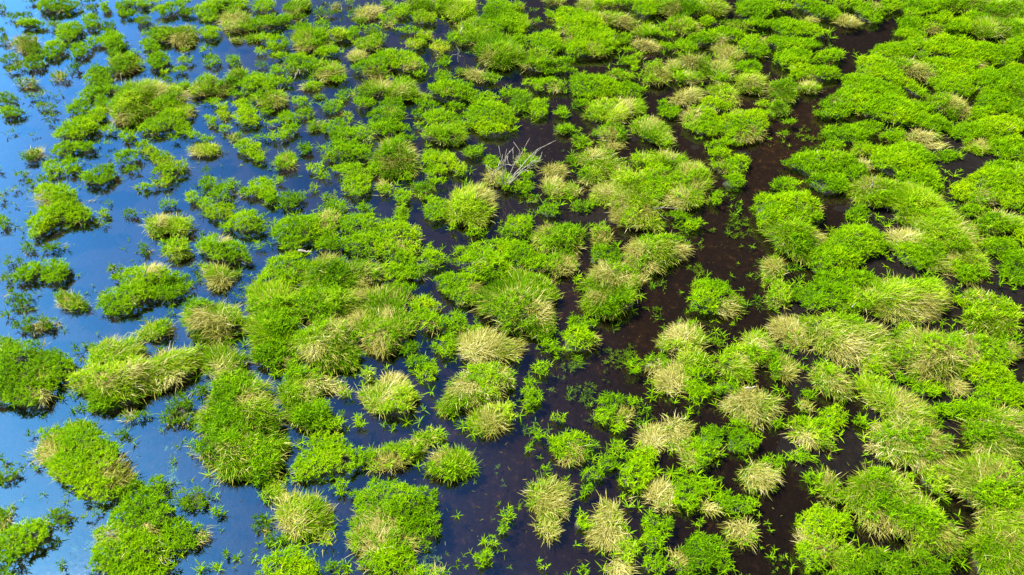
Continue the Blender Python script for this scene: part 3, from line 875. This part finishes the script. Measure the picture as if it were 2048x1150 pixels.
l;370 680 185 165 -10|150 500 95 95 -20|430 820 150 70 0;300 760 90|240 580 60;yellowed tangle with a small left arm
l;570 700 75 60 0
g;260 1090 220 140 0;;mop of dark spiky leaves at the bottom
d;50 760 80 90 0;60 790 30
d;130 880 92 60 0
g;670 470 72 82 0
g;2010 680 42 75 0|1970 790 50 50 30;;slender tuft standing in the purple pool
g;1870 900 72 50 0|1810 1020 92 72 30;;stair-stepped tuft below the slender one
w;1000 1100 220 90 0
w;1370 1020 110 120 0
w;1950 350 50 120 20
g;640 1100 110 60 0
s;560 880 36 62 0
t;300 900 160 40 0
'''
K = 512/2044.0
def parse(text):
    out = []; ox = oy = 0
    for ln in text.strip().splitlines():
        ln = ln.strip()
        if not ln: continue
        if ln[0] == '@':
            ox, oy = map(float, ln[1:].split()); continue
        f = ln.split(';')
        lobes = []
        for s in f[1].split('|'):
            v = [float(q) for q in s.split()]
            lobes.append((ox+v[0]*K, oy+v[1]*K, v[2]*K, v[3]*K, math.radians(v[4]) if len(v) > 4 else 0.))
        straw = []
        if len(f) > 2 and f[2].strip():
            for s in f[2].split('|'):
                v = [float(q) for q in s.split()]; straw.append((ox+v[0]*K, oy+v[1]*K, v[2]*K))
        out.append(dict(kind=f[0], lobes=lobes, straw=straw, land=(f[3].strip() if len(f) > 3 else '')))
    return out
plan = parse(PLAN)
for i, p in enumerate(plan):
    a = sum(l[2]*l[3] for l in p['lobes'])
    p['cx'] = sum(l[0]*l[2]*l[3] for l in p['lobes'])/a; p['cy'] = sum(l[1]*l[2]*l[3] for l in p['lobes'])/a
    p['area'] = a; p['seed'] = i*1.37
    x0 = min(l[0]-l[2] for l in p['lobes']); x1 = max(l[0]+l[2] for l in p['lobes'])
    y0 = min(l[1]-l[3] for l in p['lobes']); y1 = max(l[1]+l[3] for l in p['lobes'])
    p['asp'] = (x1-x0)/max(1, (y1-y0))
    p['vis'] = (x0 < 2040 and x1 > 8 and y0 < 1140 and y1 > 6)

# ------------------------------------------------------------ ground and water
CTRL = [(100,500,-.40,0),(300,400,-.40,0),(100,900,-.35,.05),(600,300,-.35,0),(800,700,-.28,.1),(950,1000,-.14,.55),(1130,900,-.10,.5),
 (980,920,-.12,.6),(1300,680,-.07,.65),(1430,480,-.06,.5),(1560,300,-.05,.95),(1600,230,-.05,.8),(1680,150,-.05,.3),(1760,60,-.12,.1),(1050,280,-.02,.35),(1060,430,-.02,.3),
 (1130,600,-.03,.7),(1400,700,-.04,.25),(1500,640,0,.25),(1650,700,.02,.15),(1760,850,.02,.1),(1650,900,.025,.15),(1550,1050,-.05,.15),(1900,1100,-.14,.05),
 (1780,1060,-.08,.1),(1350,850,-.03,.15),(1200,1100,-.09,.35),(1250,230,0,.1),(1300,130,-.06,.1),(1400,60,-.10,0),(1900,300,.035,.05),(2000,600,.03,.1),(900,450,-.14,.1),
 (1800,560,.03,.15),(1000,150,-.22,0),(1250,20,-.16,0),(500,1000,-.3,.1),(500,700,-.3,.1),(1200,420,.0,.35),(1450,300,0,.4),(1850,850,.0,.05),(1520,880,-.01,.2),(700,1120,-.28,.1),(1000,780,-.16,.35)]
cx_, cy_ = G([c[0] for c in CTRL], [c[1] for c in CTRL]); ch = np.array([c[2] for c in CTRL]); cs = np.array([c[3] for c in CTRL])
def bed(x, y):
    x = np.asarray(x, float); y = np.asarray(y, float); h = np.zeros_like(x); s = np.zeros_like(x); w = np.zeros_like(x)
    for X, Y, H, S in zip(cx_, cy_, ch, cs):
        k = 1/(((x-X)**2+(y-Y)**2)+.15)**1.8
        h += k*H; s += k*S; w += k
    h /= w; s /= w
    h = h+.018*wob(x, y, 2.1, 1.)+.010*wob(x, y, 6.3, 4.)
    return h, s
def axis(lo, hi, step, far):
    a = np.arange(lo, hi+1e-6, step); ext = []; v = step
    while (ext[-1] if ext else 0) < far: v *= 1.35; ext.append((ext[-1] if ext else 0)+v)
    ext = np.array(ext)
    return np.concatenate([(lo-ext)[::-1], a, hi+ext])
xs = axis(-19, 19, .11, 240); ys = axis(1.5, 26, .11, 240)
XX, YY = np.meshgrid(xs, ys); H_, S_ = bed(XX, YY); nx, ny = len(xs), len(ys)
ii = np.arange((ny-1)*(nx-1)); r_, c_ = ii//(nx-1), ii % (nx-1); b_ = r_*nx+c_
quads = np.stack([b_, b_+1, b_+nx+1, b_+nx], 1)
ground = obj('ground', raw_mesh('ground', np.stack([XX.ravel(), YY.ravel(), H_.ravel()], 1), quads, None, S_.ravel(), 'silt', True), bed_material())
ground['kind'] = 'structure'
water = obj('water', raw_mesh('water', [(-250, -240, 0), (250, -240, 0), (250, 270, 0), (-250, 270, 0)], [[0, 1, 2, 3]]), water_material())
water['kind'] = 'structure'

# ------------------------------------------------------------ tussocks
DRY = dict(g=.01, y=.03, d=.03, l=.08, s=.60, t=.04, w=0., c=.1)
def metric(lobe, grow=1.0, f=None):
    """pixel ellipse of the plan -> sampling function on the ground"""
    x, y, rx, ry, rot = lobe
    s = scale_px(y); m = .035*s
    f = 1.03+.16*min(1., max(0., (rx*ry-200)/1500))+(.08 if y < 480 else .0)*min(1., max(0., (x-1450-(575-y)*.35)/150))          # small far ones keep their size, large ones spread a little
    dz = -float(ray(x, y)[2]); hy = math.hypot(*[float(q) for q in ray(x, y)[:2]]); cv = hy/math.hypot(hy, dz)
    rx = max(rx*.7, rx-m*1.0)*f; ry = max(ry*.5, ry-(.045*cv+.02)*s)*f
    return x, y, rx*grow, ry*grow, rot
def sample(lobe, n, seed, lo=0., hi=1.):
    x, y, rx, ry, rot = metric(lobe)
    u = np.sqrt(rng.uniform(lo*lo, hi*hi, n)); ph = rng.uniform(0, 2*PI, n)
    e = 1+.10*np.sin(3*ph+seed)+.08*np.sin(5*ph+seed*2.1)+.06*np.sin(9*ph+seed*3.3)
    a, b = rx*u*e*np.cos(ph), ry*u*e*np.sin(ph)
    px = x+a*math.cos(rot)-b*math.sin(rot)*-1*0-b*math.sin(-rot)*0+0
    px = x+a*math.cos(rot)+b*math.sin(rot); py = y-a*math.sin(rot)+b*math.cos(rot)
    return px, py, u, ph
def inside(lobe, px, py):
    x, y, rx, ry, rot = metric(lobe)
    dx, dy = px-x, py-y
    a = dx*math.cos(rot)-dy*math.sin(rot); b = dx*math.sin(rot)+dy*math.cos(rot)
    return np.sqrt((a/rx)**2+(b/ry)**2)
def lobe_size(lobe):
    x, y, rx, ry, rot = metric(lobe)
    s = scale_px(y); dz = -ray(x, y)[2]; fs = math.sin(math.atan2(dz, math.hypot(*[float(q) for q in ray(x, y)[:2]])))
    return rx/s, ry/s/max(.25, fs)
HK = dict(g=.78, y=.6, d=.55, l=.92, s=.85, t=.25, w=0., c=.3)
def lobe_height(lobe, kind):
    a, b = lobe_size(lobe); r = math.sqrt(a*b)
    return min(.42, max(.05, .46*min(a, b*1.2)))*HK[kind]*(1 if r > .2 else .8)*(.55+.45*min(1., max(0., lobe[1]/520)))
def dome(u, H): return H*np.clip(1-np.clip(u, 0, 1)**2.4, 0, 1)**.75

def heading(x, y, u, outaz, s):
    n = len(x); base = s+1.5*wob(x, y, 1.5, s)+.5*wob(x, y, 4.5, s+1); k = np.clip(u, 0, 1)**2*1.3
    vx = (1.1-.7*u)*np.cos(base)+k*np.cos(outaz)+rng.normal(0, .6, n); vy = (1.1-.7*u)*np.sin(base)+k*np.sin(outaz)+rng.normal(0, .6, n)
    return np.arctan2(vy, vx)
def grow(p, density=1.0):
    """returns (green blade sets, dry blade sets) in world coordinates"""
    kind = p['kind']; green = []; dry = []
    Hs = [lobe_height(l, kind) for l in p['lobes']]
    tone = rng.uniform(-.20, .13); leaf = rng.uniform(.72, 1.22)
    for li, lobe in enumerate(p['lobes']):
        x, y, rx, ry, rot = lobe
        a, b = lobe_size(lobe); area = PI*a*b
        lod = min(2.6, max(1., scale_px(1150)/scale_px(max(y, -200))))
        big = lod**.33
        starry = kind in 'gydtw' or False
        H = Hs[li]
        if starry: per = {'g': 980, 'y': 900, 'd': 860, 't': 200, 'w': 300}[kind]; nsh = max(3, int(area*per*density/big**1.5/leaf))
        else: per = {'l': 13000, 's': 12000}[kind]; nsh = max(14, int(area*per*density/big**1.7))
        px, py, u, ph = sample(lobe, nsh, p['seed']+li*.9)
        keep = np.ones(nsh, bool)
        for lj in range(li):
            v = inside(p['lobes'][lj], px, py); keep &= ~((v < .8) & (rng.random(nsh) < .75))
        g0, g1 = G(px, py, 0.); keep &= u < .93+(.16 if a*b > .03 else .05)*wob(g0, g1, 5.2, p['seed']+3)
        z = dome(u, H)
        for lj, l2 in enumerate(p['lobes']):
            if lj != li: z = np.maximum(z, dome(inside(l2, px, py), Hs[lj]))
        gx, gy = G(px, py, .5*H)
        lump = wob(gx, gy, 4.2, p['seed'])
        gap = wob(gx, gy, 7.5, p['seed']+2.)
        keep &= ~((gap > .95) & (rng.random(nsh) < .9)) if (kind not in 'st' and a*b > .08) else True
        if kind == 't' or kind == 'w': keep &= (gap < .25)
        z = z*(1+.36*lump)+.01
        # outward heading on the ground
        x0, y0 = G(x, y, .5*H); ox_, oy_ = gx-x0, gy-y0; outaz = np.arctan2(oy_, ox_)
        isdry = rng.random(nsh) < (DRY[kind]*(1.9 if kind == 'l' and x > 1500 and y > 480 else 1.))*(1+.9*wob(gx, gy, 3.1, p['seed']+5))
        for sx, sy, sr in p['straw']:
            dd = np.hypot((px-sx), (py-sy)*1.25)/sr+.22*wob(gx, gy, 8., sx); isdry |= (dd < 1) & (rng.random(nsh) < (.95 if kind == 's' else (.78 if y > 420 else .6))*np.clip(1.5-dd*.9, 0, 1))
        px, py, u, z, gx, gy, outaz, isdry, lump = [q[keep] for q in (px, py, u, z, gx, gy, outaz, isdry, lump)]
        n = len(px)
        if n == 0: continue
        hue = .5+.18*lump+tone
        if kind == 'w': z = -.035-.03*rng.random(n)
        def stars(sel, tall):
            m = sel.sum()
            if not m: return
            nl = 8
            hh = rng.uniform(.02, .08, m)*big*(1. if kind != 't' else .7)+tall
            if kind == 'w': hh *= .2
            tip = np.stack([gx[sel]+np.cos(outaz[sel])*hh*.5*u[sel], gy[sel]+np.sin(outaz[sel])*hh*.5*u[sel], z[sel]+hh], 1)
            az = (np.arange(nl)[None]*(2*PI/nl)*1.0+rng.uniform(0, 2*PI, m)[:, None]+rng.normal(0, .35, (m, nl)))
            lift = rng.uniform(-.5, .1, (m, nl))*hh[:, None]
            R = np.repeat(tip, nl, 0); R[:, 2] += lift.ravel()
            uu = np.repeat(u[sel], nl)
            a0 = rng.uniform(.15, 1.15, m*nl)+.15*uu
            size = leaf*np.repeat(rng.uniform(.7, 1.3, m), nl)*({'t': .75, 'd': .85, 'w': .8}.get(kind, 1.))
            Ln = rng.uniform(.035, .085, m*nl)*size*big
            Wd = rng.uniform(.0065, .011, m*nl)*big*np.sqrt(size)
            rnd = np.clip(np.repeat(hue[sel]+rng.normal(0, .13, m), nl)+rng.normal(0, .18, m*nl), 0, 1)
            green.append(blades(R, az.ravel(), a0, rng.uniform(.12, .5, m*nl), Ln, Wd, rnd))
        if starry:
            stars(~isdry, 0.)
            k = 9; ix = np.where(isdry)[0]
        else:
            leafy = ~isdry & (wob(gx, gy, 3.4, p['seed']+9) > (.1 if kind == 'l' else .7))
            stars(leafy & (rng.random(n) < .07), .02)
            sel = ~isdry & ~(leafy & (rng.random(n) < .6)); m = sel.sum()
            comb = p['seed']*2.7
            if m:
                # neighbouring blades lie the same way, the outer ones hang outwards
                az = heading(gx[sel], gy[sel], u[sel], outaz[sel], comb)
                sz = leaf*min(1.15, .55+math.sqrt(a*b)*.9)
                Ln = rng.uniform(.045, .13, m)*sz*big**.8*np.where(rng.random(m) < .12, 1.7, 1.)
                R = np.stack([gx[sel], gy[sel], z[sel]], 1)
                rnd = np.clip(hue[sel]+rng.normal(0, .32, m), 0, 1)
                green.append(blades(R, az, rng.uniform(.3, 1.45, m), rng.uniform(.05, .4, m), Ln, rng.uniform(.0045, .008, m)*big, rnd))
                # short leafy undergrowth
            k = 1; ix = np.where(isdry)[0]
        if len(ix):
            R0 = np.stack([gx[ix], gy[ix], z[ix]], 1); R = np.repeat(R0, k, 0); m = len(R)
            R[:, :2] += rng.normal(0, .03*big, (m, 2))
            az = heading(R[:, 0], R[:, 1], np.repeat(u[ix], k), np.repeat(outaz[ix], k), p['seed']*2.7)
            Ln = rng.uniform(.07, .20, m)*min(1.1, .6+math.sqrt(a*b))*big**.8
            uu = np.repeat(u[ix], k)
            dry.append(blades(R, az, rng.uniform(.6, 1.35, m)+.2*uu, rng.uniform(.05, .35, m), Ln, rng.uniform(.004, .0075, m)*big, np.clip(rng.normal(.5, .22, m), 0, 1)))
    return green, dry

def mound_mesh(p, org):
    kind = p['kind']; V, Q, T = [], [], []; off = 0
    for li, lobe in enumerate(p['lobes']):
        x, y, rx, ry, rot = metric(lobe, .80); H = lobe_height(lobe, kind)*.72
        NR, NP = 5, 22
        ph = np.arange(NP)*2*PI/NP
        e = 1+.10*np.sin(3*ph+p['seed']+li*.9)+.08*np.sin(5*ph+(p['seed']+li*.9)*2.1)
        rings = [(u, float(dome(np.array(u), H))) for u in (.2, .45, .7, .88, 1.)]+[(1.03, -.12)]
        vs = [];
        for k, (u, z) in enumerate(rings):
            a, b = rx*u*e*np.cos(ph), ry*u*e*np.sin(ph)
            px = x+a*math.cos(rot)+b*math.sin(rot); py = y-a*math.sin(rot)+b*math.cos(rot)
            gx, gy = G(px, py, .5*H)
            zz = z*(1+.2*wob(gx, gy, 4.2, p['seed'])) if z > 0 else z+0*gx
            vs.append(np.stack([gx, gy, zz], 1))
        gx, gy = G(x, y, .5*H); vs.append(np.array([[gx, gy, H]]))
        v = np.concatenate(vs); nr = len(rings)
        for k in range(nr-1):
            i = np.arange(NP); j = (i+1) % NP
            Q.append(off+np.stack([k*NP+i, (k+1)*NP+i, (k+1)*NP+j, k*NP+j], 1)[:, ::-1])
        i = np.arange(NP); j = (i+1) % NP
        T.append(off+np.stack([np.full(NP, nr*NP), i, j], 1)); V.append(v); off += len(v)
    return raw_mesh('root_mound', np.concatenate(V)-org, np.concatenate(Q), np.concatenate(T), smooth=True)

# ---- which plants are things of their own: the 290 that show largest
cand = [p for p in plan if p['kind'] not in 'wc' and p['vis']]
cand.sort(key=lambda p: -p['area']-(1e6 if p['land'] else 0))
things = cand[:296]; rest = [p for p in plan if not any(p is q for q in things)]

# ---- words
def size_word(p):
    a = p['area']
    return 'small' if a < 420 else ('' if a < 1300 else 'large')
HUE = dict(g='bright green', y='yellow-green', d='dark green', l='pale green', s='straw-coloured', t='sparse teal')
def shape_word(p):
    if p['asp'] > 2.1: return 'long'
    if p['asp'] < .8: return 'upright'
    return 'round' if len(p['lobes']) == 1 and p['asp'] < 1.5 else ''
def desc(p): return ' '.join(w for w in (size_word(p), shape_word(p), HUE[p['kind']]) if w)
def sector(dx, dy):
    k = int(round(math.atan2(-dy, dx)/(PI/4))) % 8
    return ['right of', 'upper right of', 'above', 'upper left of', 'left of', 'lower left of', 'below', 'lower right of'][k]
lands = [p for p in things if p['land']]
def auto_label(p):
    d = desc(p)
    best = sorted(lands, key=lambda q: math.hypot(q['cx']-p['cx'], q['cy']-p['cy']))
    for nth in (0, 1):
        for q in best[:4+nth*3]:
            s = sector(p['cx']-q['cx'], p['cy']-q['cy']); D = math.hypot(q['cx']-p['cx'], q['cy']-p['cy'])
            closer = [r for r in things if r is not p and not r['land'] and desc(r) == d and sector(r['cx']-q['cx'], r['cy']-q['cy']) == s and math.hypot(r['cx']-q['cx'], r['cy']-q['cy']) < D]
            if len(closer) == nth:
                base = q['land'].split()
                t = '%s tuft %s %s the %s' % (d, ['nearest', 'second nearest'][nth], s, q['land'])
                if len(t.split()) <= 16: return t
    return '%s tuft beside the %s' % (d, best[0]['land'])
labels = {}
GREEN = {'g': 'g', 'y': 'y', 'd': 'd', 'l': 'l', 's': 'l', 't': 'd', 'w': 'w'}
nb = 0
for p in things:
    lab = p['land'] if p['land'] else auto_label(p)
    lab = ' '.join(lab.split()[:16])
    org = np.array([*map(float, G(p['cx'], p['cy'], 0.)), 0.])
    straw = p['kind'] == 's'
    nm = 'straw_tussock' if straw else 'grass_tussock'
    root = bpy.data.objects.new(nm, None); COL.objects.link(root); root.location = org; root.empty_display_size = .2
    tag(root, lab, 'tussock', 'straw tussocks in the marsh' if straw else 'grass tussocks in the marsh')
    labels.setdefault(lab, []).append(p)
    if p['kind'] != 't': obj('root_mound', mound_mesh(p, org), M['mound'], root)
    gr, dr = grow(p)
    for nm2, st, mt in (('green_blades', gr, M[GREEN[p['kind']]]), ('dead_blades', dr, M['s'])):
        if st:
            v, q, t, c = join(st); nb += len(t)
            if nm2 == 'dead_blades' and len(t) < 40: continue
            obj(nm2, raw_mesh(nm2, v-org, q, t, c), mt, root)
print('THINGS', len(things), 'blades', nb, 'dup labels', [k for k, v in labels.items() if len(v) > 1])

# ---- the countless small plants: one object each
gr, dr, wd, dk = [], [], [], []
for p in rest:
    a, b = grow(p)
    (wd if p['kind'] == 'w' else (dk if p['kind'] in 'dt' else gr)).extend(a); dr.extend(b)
# loose sprigs round the feet of the tussocks and here and there in open water
def sprigs(px, py, zoff, dest, sc=1., nl=7):
    n = len(px)
    gx, gy = G(px, py, 0.); h, _ = bed(gx, gy); big = np.clip(scale_px(1150)/scale_px(np.maximum(py, -200)), 1, 2.6)**.5
    z = np.maximum(h, 0)+zoff
    size = rng.uniform(.45, 1.05, n)*sc*big
    R = np.repeat(np.stack([gx, gy, z], 1), nl, 0)
    R[:, 2] += np.repeat(rng.uniform(.0, .06, n)*size, nl)
    az = (np.arange(nl)[None]*(2*PI/nl)+rng.uniform(0, 6.28, n)[:, None]+rng.normal(0, .4, (n, nl))).ravel()
    dest.append(blades(R, az, rng.uniform(.35, 1.35, n*nl), rng.uniform(.05, .4, n*nl), rng.uniform(.07, .16, n*nl)*np.repeat(size, nl), .012*np.repeat(np.sqrt(size)*np.sqrt(big), nl), np.clip(rng.normal(.5, .2, n*nl), 0, 1)))
PX, PY, DK = [], [], []
for p in plan:
    if p['kind'] in 'w': continue
    for lobe in p['lobes']:
        n = int((lobe[2]+lobe[3])*(.17 if lobe[1] > 420 else .09)*scale_px(1150)/scale_px(lobe[1])*.8)
        if n < 1: continue
        px, py, u, ph = sample(lobe, n, p['seed'], 1.03, 1.55); k = wob(px/40, py/28, 2.0, p['seed']) > -.1
        PX.append(px[k]); PY.append(py[k])
px = np.concatenate(PX); py = np.concatenate(PY)
_, sl = bed(*G(px, py, 0.)); kk = rng.random(len(px)) > np.clip((sl-.28)*4, 0, .85); px, py = px[kk], py[kk]
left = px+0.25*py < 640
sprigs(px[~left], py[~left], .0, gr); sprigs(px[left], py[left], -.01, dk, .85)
n = 4200; px = rng.uniform(-150, 2200, n); py = rng.uniform(-120, 1250, n)**1.0
k = wob(px/70, py/45, 1.7, 3.) > .25; px, py = px[k], py[k]
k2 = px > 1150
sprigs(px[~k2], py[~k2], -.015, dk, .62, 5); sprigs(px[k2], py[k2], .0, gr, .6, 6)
# bits of dead leaf and stem floating on the water and lying on the mud
n = 3200; px = rng.uniform(-100, 2150, n); py = rng.uniform(-60, 1200, n); k = wob(px/55, py/36, 2.1, 12.) > rng.uniform(-1.1, 1.1, n); px, py = px[k], py[k]
gx, gy = G(px, py, 0.); h, _ = bed(gx, gy); n = len(px)
dr.append(blades(np.stack([gx, gy, np.maximum(h, 0)+.006], 1), rng.uniform(0, 6.28, n), np.full(n, 1.55), rng.uniform(-.03, .03, n), rng.uniform(.015, .07, n), rng.uniform(.003, .007, n), np.clip(rng.normal(.1, .15, n), 0, 1)))
# green under the water of the brown channel
n = 3000; px = rng.uniform(1030, 1650, n); py = rng.uniform(380, 1000, n); k = (wob(px/60, py/40, 1.9, 7.) > .5); sprigs(px[k], py[k], -.05, wd, .8, 6)
# more of the same marsh beyond the edges of the view
for i in range(150):
    x, y = rng.uniform(-420, 2470), rng.uniform(-160, 1420)
    if -60 < x < 2108 and -40 < y < 1190: continue
    r = rng.uniform(40, 110)*(.35+.65*max(0, y)/1150)
    q = dict(kind='gldg'[i % 4], lobes=[(x, y, r*1.3, r, 0.)], straw=[], seed=i*.77)
    a, b = grow(q, .6); (dk if q['kind'] == 'd' else gr).extend(a); dr.extend(b)
for nm, st, m, lab, cat in (('marsh_sprigs', gr, M['g'], 'loose bright green sprigs scattered between the tussocks', 'sprigs'),
                            ('water_sprigs', dk, M['d'], 'small dark green sprigs standing thinly in the blue water', 'water plants'),
                            ('dead_stubble', dr, M['s'], 'thin scattered dead straw stubble between the small sprigs', 'dead grass'),
                            ('drowned_weed', wd, M['w'], 'blurred green weed lying under the brown channel water', 'weed')):
    v, q, t, c = join(st); nb += len(t)
    tag(obj(nm, raw_mesh(nm, v, q, t, c), m), lab, cat, kind='stuff')
print('BLADES', nb)

# ------------------------------------------------------------ dead wood
def tube(path, radii, segs=6, V=None, Q=None, T=None):
    path = np.array(path, float); off = sum(len(v) for v in V); n = len(path)
    for i in range(n):
        d = path[min(i+1, n-1)]-path[max(i-1, 0)]; d /= np.linalg.norm(d)+1e-9
        a = np.cross(d, (0.13, .31, .94)); a /= np.linalg.norm(a)+1e-9; b = np.cross(d, a)
        ang = np.arange(segs)*2*PI/segs
        V.append(path[i]+radii[i]*(np.cos(ang)[:, None]*a+np.sin(ang)[:, None]*b))
    i = np.arange(segs); j = (i+1) % segs
    for k in range(n-1): Q.append(off+np.stack([k*segs+i, k*segs+j, (k+1)*segs+j, (k+1)*segs+i], 1))
    T.append(off+np.stack([np.zeros(segs-2, int), np.arange(2, segs), np.arange(1, segs-1)], 1))
    o2 = off+(n-1)*segs; T.append(o2+np.stack([np.zeros(segs-2, int), np.arange(1, segs-1), np.arange(2, segs)], 1))
def stick(name, lab, cat, pts, r, twigs=0, group=None):
    """pts: plan points with heights (px, py, z)"""
    V, Q, T = [], [], []
    w = []
    for x, y, z in pts:
        gx, gy = G(x, y, z); w.append((float(gx), float(gy), z))
    w = np.array(w)
    t = np.linspace(0, len(w)-1, 9); k = np.clip(t.astype(int), 0, len(w)-2); f = (t-k)[:, None]
    path = w[k]*(1-f)+w[k+1]*f; path[1:-1] += rng.normal(0, r*.5, (7, 3))
    tube(path, np.linspace(r, r*.45, 9), 7, V, Q, T)
    for i in range(twigs):
        b = path[3+i % 5]; d = path[-1]-path[0]; d /= np.linalg.norm(d); d = d+rng.normal(0, .55, 3); Ln = rng.uniform(.12, .3)
        tube([b, b+d*Ln*.5, b+d*Ln+rng.normal(0, .03, 3)], [r*.5, r*.4, r*.2], 5, V, Q, T)
    org = w[0]*np.array([1, 1, 0])
    o = obj(name, raw_mesh(name, np.concatenate(V)-org, np.concatenate(Q), np.concatenate(T), smooth=True), M['wood']); o.location = org
    tag(o, lab, cat, group); return o
stick('dead_branch', 'thin bleached branch dipping into blue water at the upper left', 'branch', [(255, 186, .03), (247, 172, .10), (242, 164, .14)], .012, 3, 'dead sticks')
stick('dead_branch', 'faint grey twig slanting from the flat-topped tussock, upper left', 'branch', [(288, 82, .03), (279, 70, .15)], .010, 1, 'dead sticks')
stick('dead_stick', 'pale stick leaning out of a small dark tuft above centre left', 'stick', [(588, 160, .05), (593, 148, .18), (597, 138, .3)], .016, 0, 'dead sticks')
stick('dead_stick', 'tall pale stem standing on the rounded olive dome near the top', 'stick', [(921, 68, .25), (925, 52, .42), (923, 36, .62)], .015, 0, 'dead sticks')
stick('wooden_plank', 'straight white stake lying on the wide green hump left of centre', 'stake', [(597, 501, .42), (624, 504, .42)], .022, 0, 'dead sticks')
stick('dead_branch', 'forked white branch lying beside the long wedge of combed grass', 'branch', [(1304, 416, .14), (1318, 417, .10), (1330, 414, .12)], .014, 3, 'dead sticks')
stick('dead_branch', 'short white twig lying on the combed wedge above the oval slab', 'branch', [(1308, 418, .14), (1318, 428, .08)], .010, 1, 'dead sticks')
stick('dead_stick', 'short white stem standing right of the tallest green dome', 'stick', [(1228, 82, .25), (1228, 70, .42)], .013, 0, 'dead sticks')
stick('dead_stick', 'curved white stem standing in the pale right-hand mat', 'stick', [(1743, 371, .25), (1748, 362, .35), (1749, 353, .45)], .013, 0, 'dead sticks')
stick('dry_reed', 'flat tan reed stalk lying above the blond thatch, lower right', 'stalk', [(1490, 777, .12), (1512, 773, .16)], .014, 0, 'dead sticks')
stick('dead_twig', 'white twig at the upper left corner of the vast pale oval', 'stick', [(1703, 614, .25), (1712, 606, .3)], .009, 0, 'dead sticks')
stick('bare_twigs', 'bare grey twigs standing in the dark creek near the top centre', 'twigs', [(917, 125, .02), (916, 112, .2), (918, 103, .34)], .010, 5, 'dead sticks')

sh = bpy.data.objects.new('dead_shrub', None); COL.objects.link(sh)
bx, by = map(float, G(1008, 372, .1)); sh.location = (bx, by, 0)
tag(sh, 'leafless white-branched dead shrub leaning over the brown mud', 'shrub')
ends = [(1018, 305, .75), (1012, 322, .7), (1087, 293, .6), (1076, 322, .45), (1060, 335, .5), (1025, 330, .8), (1050, 300, .85), (998, 338, .5)]
for i, (ex, ey, ez) in enumerate(ends):
    V, Q, T = [], [], []
    gx, gy = map(float, G(ex, ey, ez)); e3 = np.array([gx-bx, gy-by, ez]); s3 = np.array([rng.normal(0, .04), rng.normal(0, .04), .08])
    t = np.linspace(0, 1, 8)[:, None]; path = s3*(1-t)+e3*t; path += np.array([rng.normal(0, .10), rng.normal(0, .08), .10])*np.sin(t*PI)
    path[1:] += rng.normal(0, .012, (7, 3))
    tube(path, np.linspace(.010, .004, 8), 6, V, Q, T)
    for k in range(5):
        b = path[3+k % 5]; d = (path[-1]-path[2]); d /= np.linalg.norm(d); d = d+rng.normal(0, .6, 3); Ln = rng.uniform(.08, .24)
        tube([b, b+d*Ln*.5, b+d*Ln+rng.normal(0, .02, 3)], [.005, .0045, .003], 5, V, Q, T)
    obj('branch', raw_mesh('branch', np.concatenate(V), np.concatenate(Q), np.concatenate(T), smooth=True), M['wood'], sh)
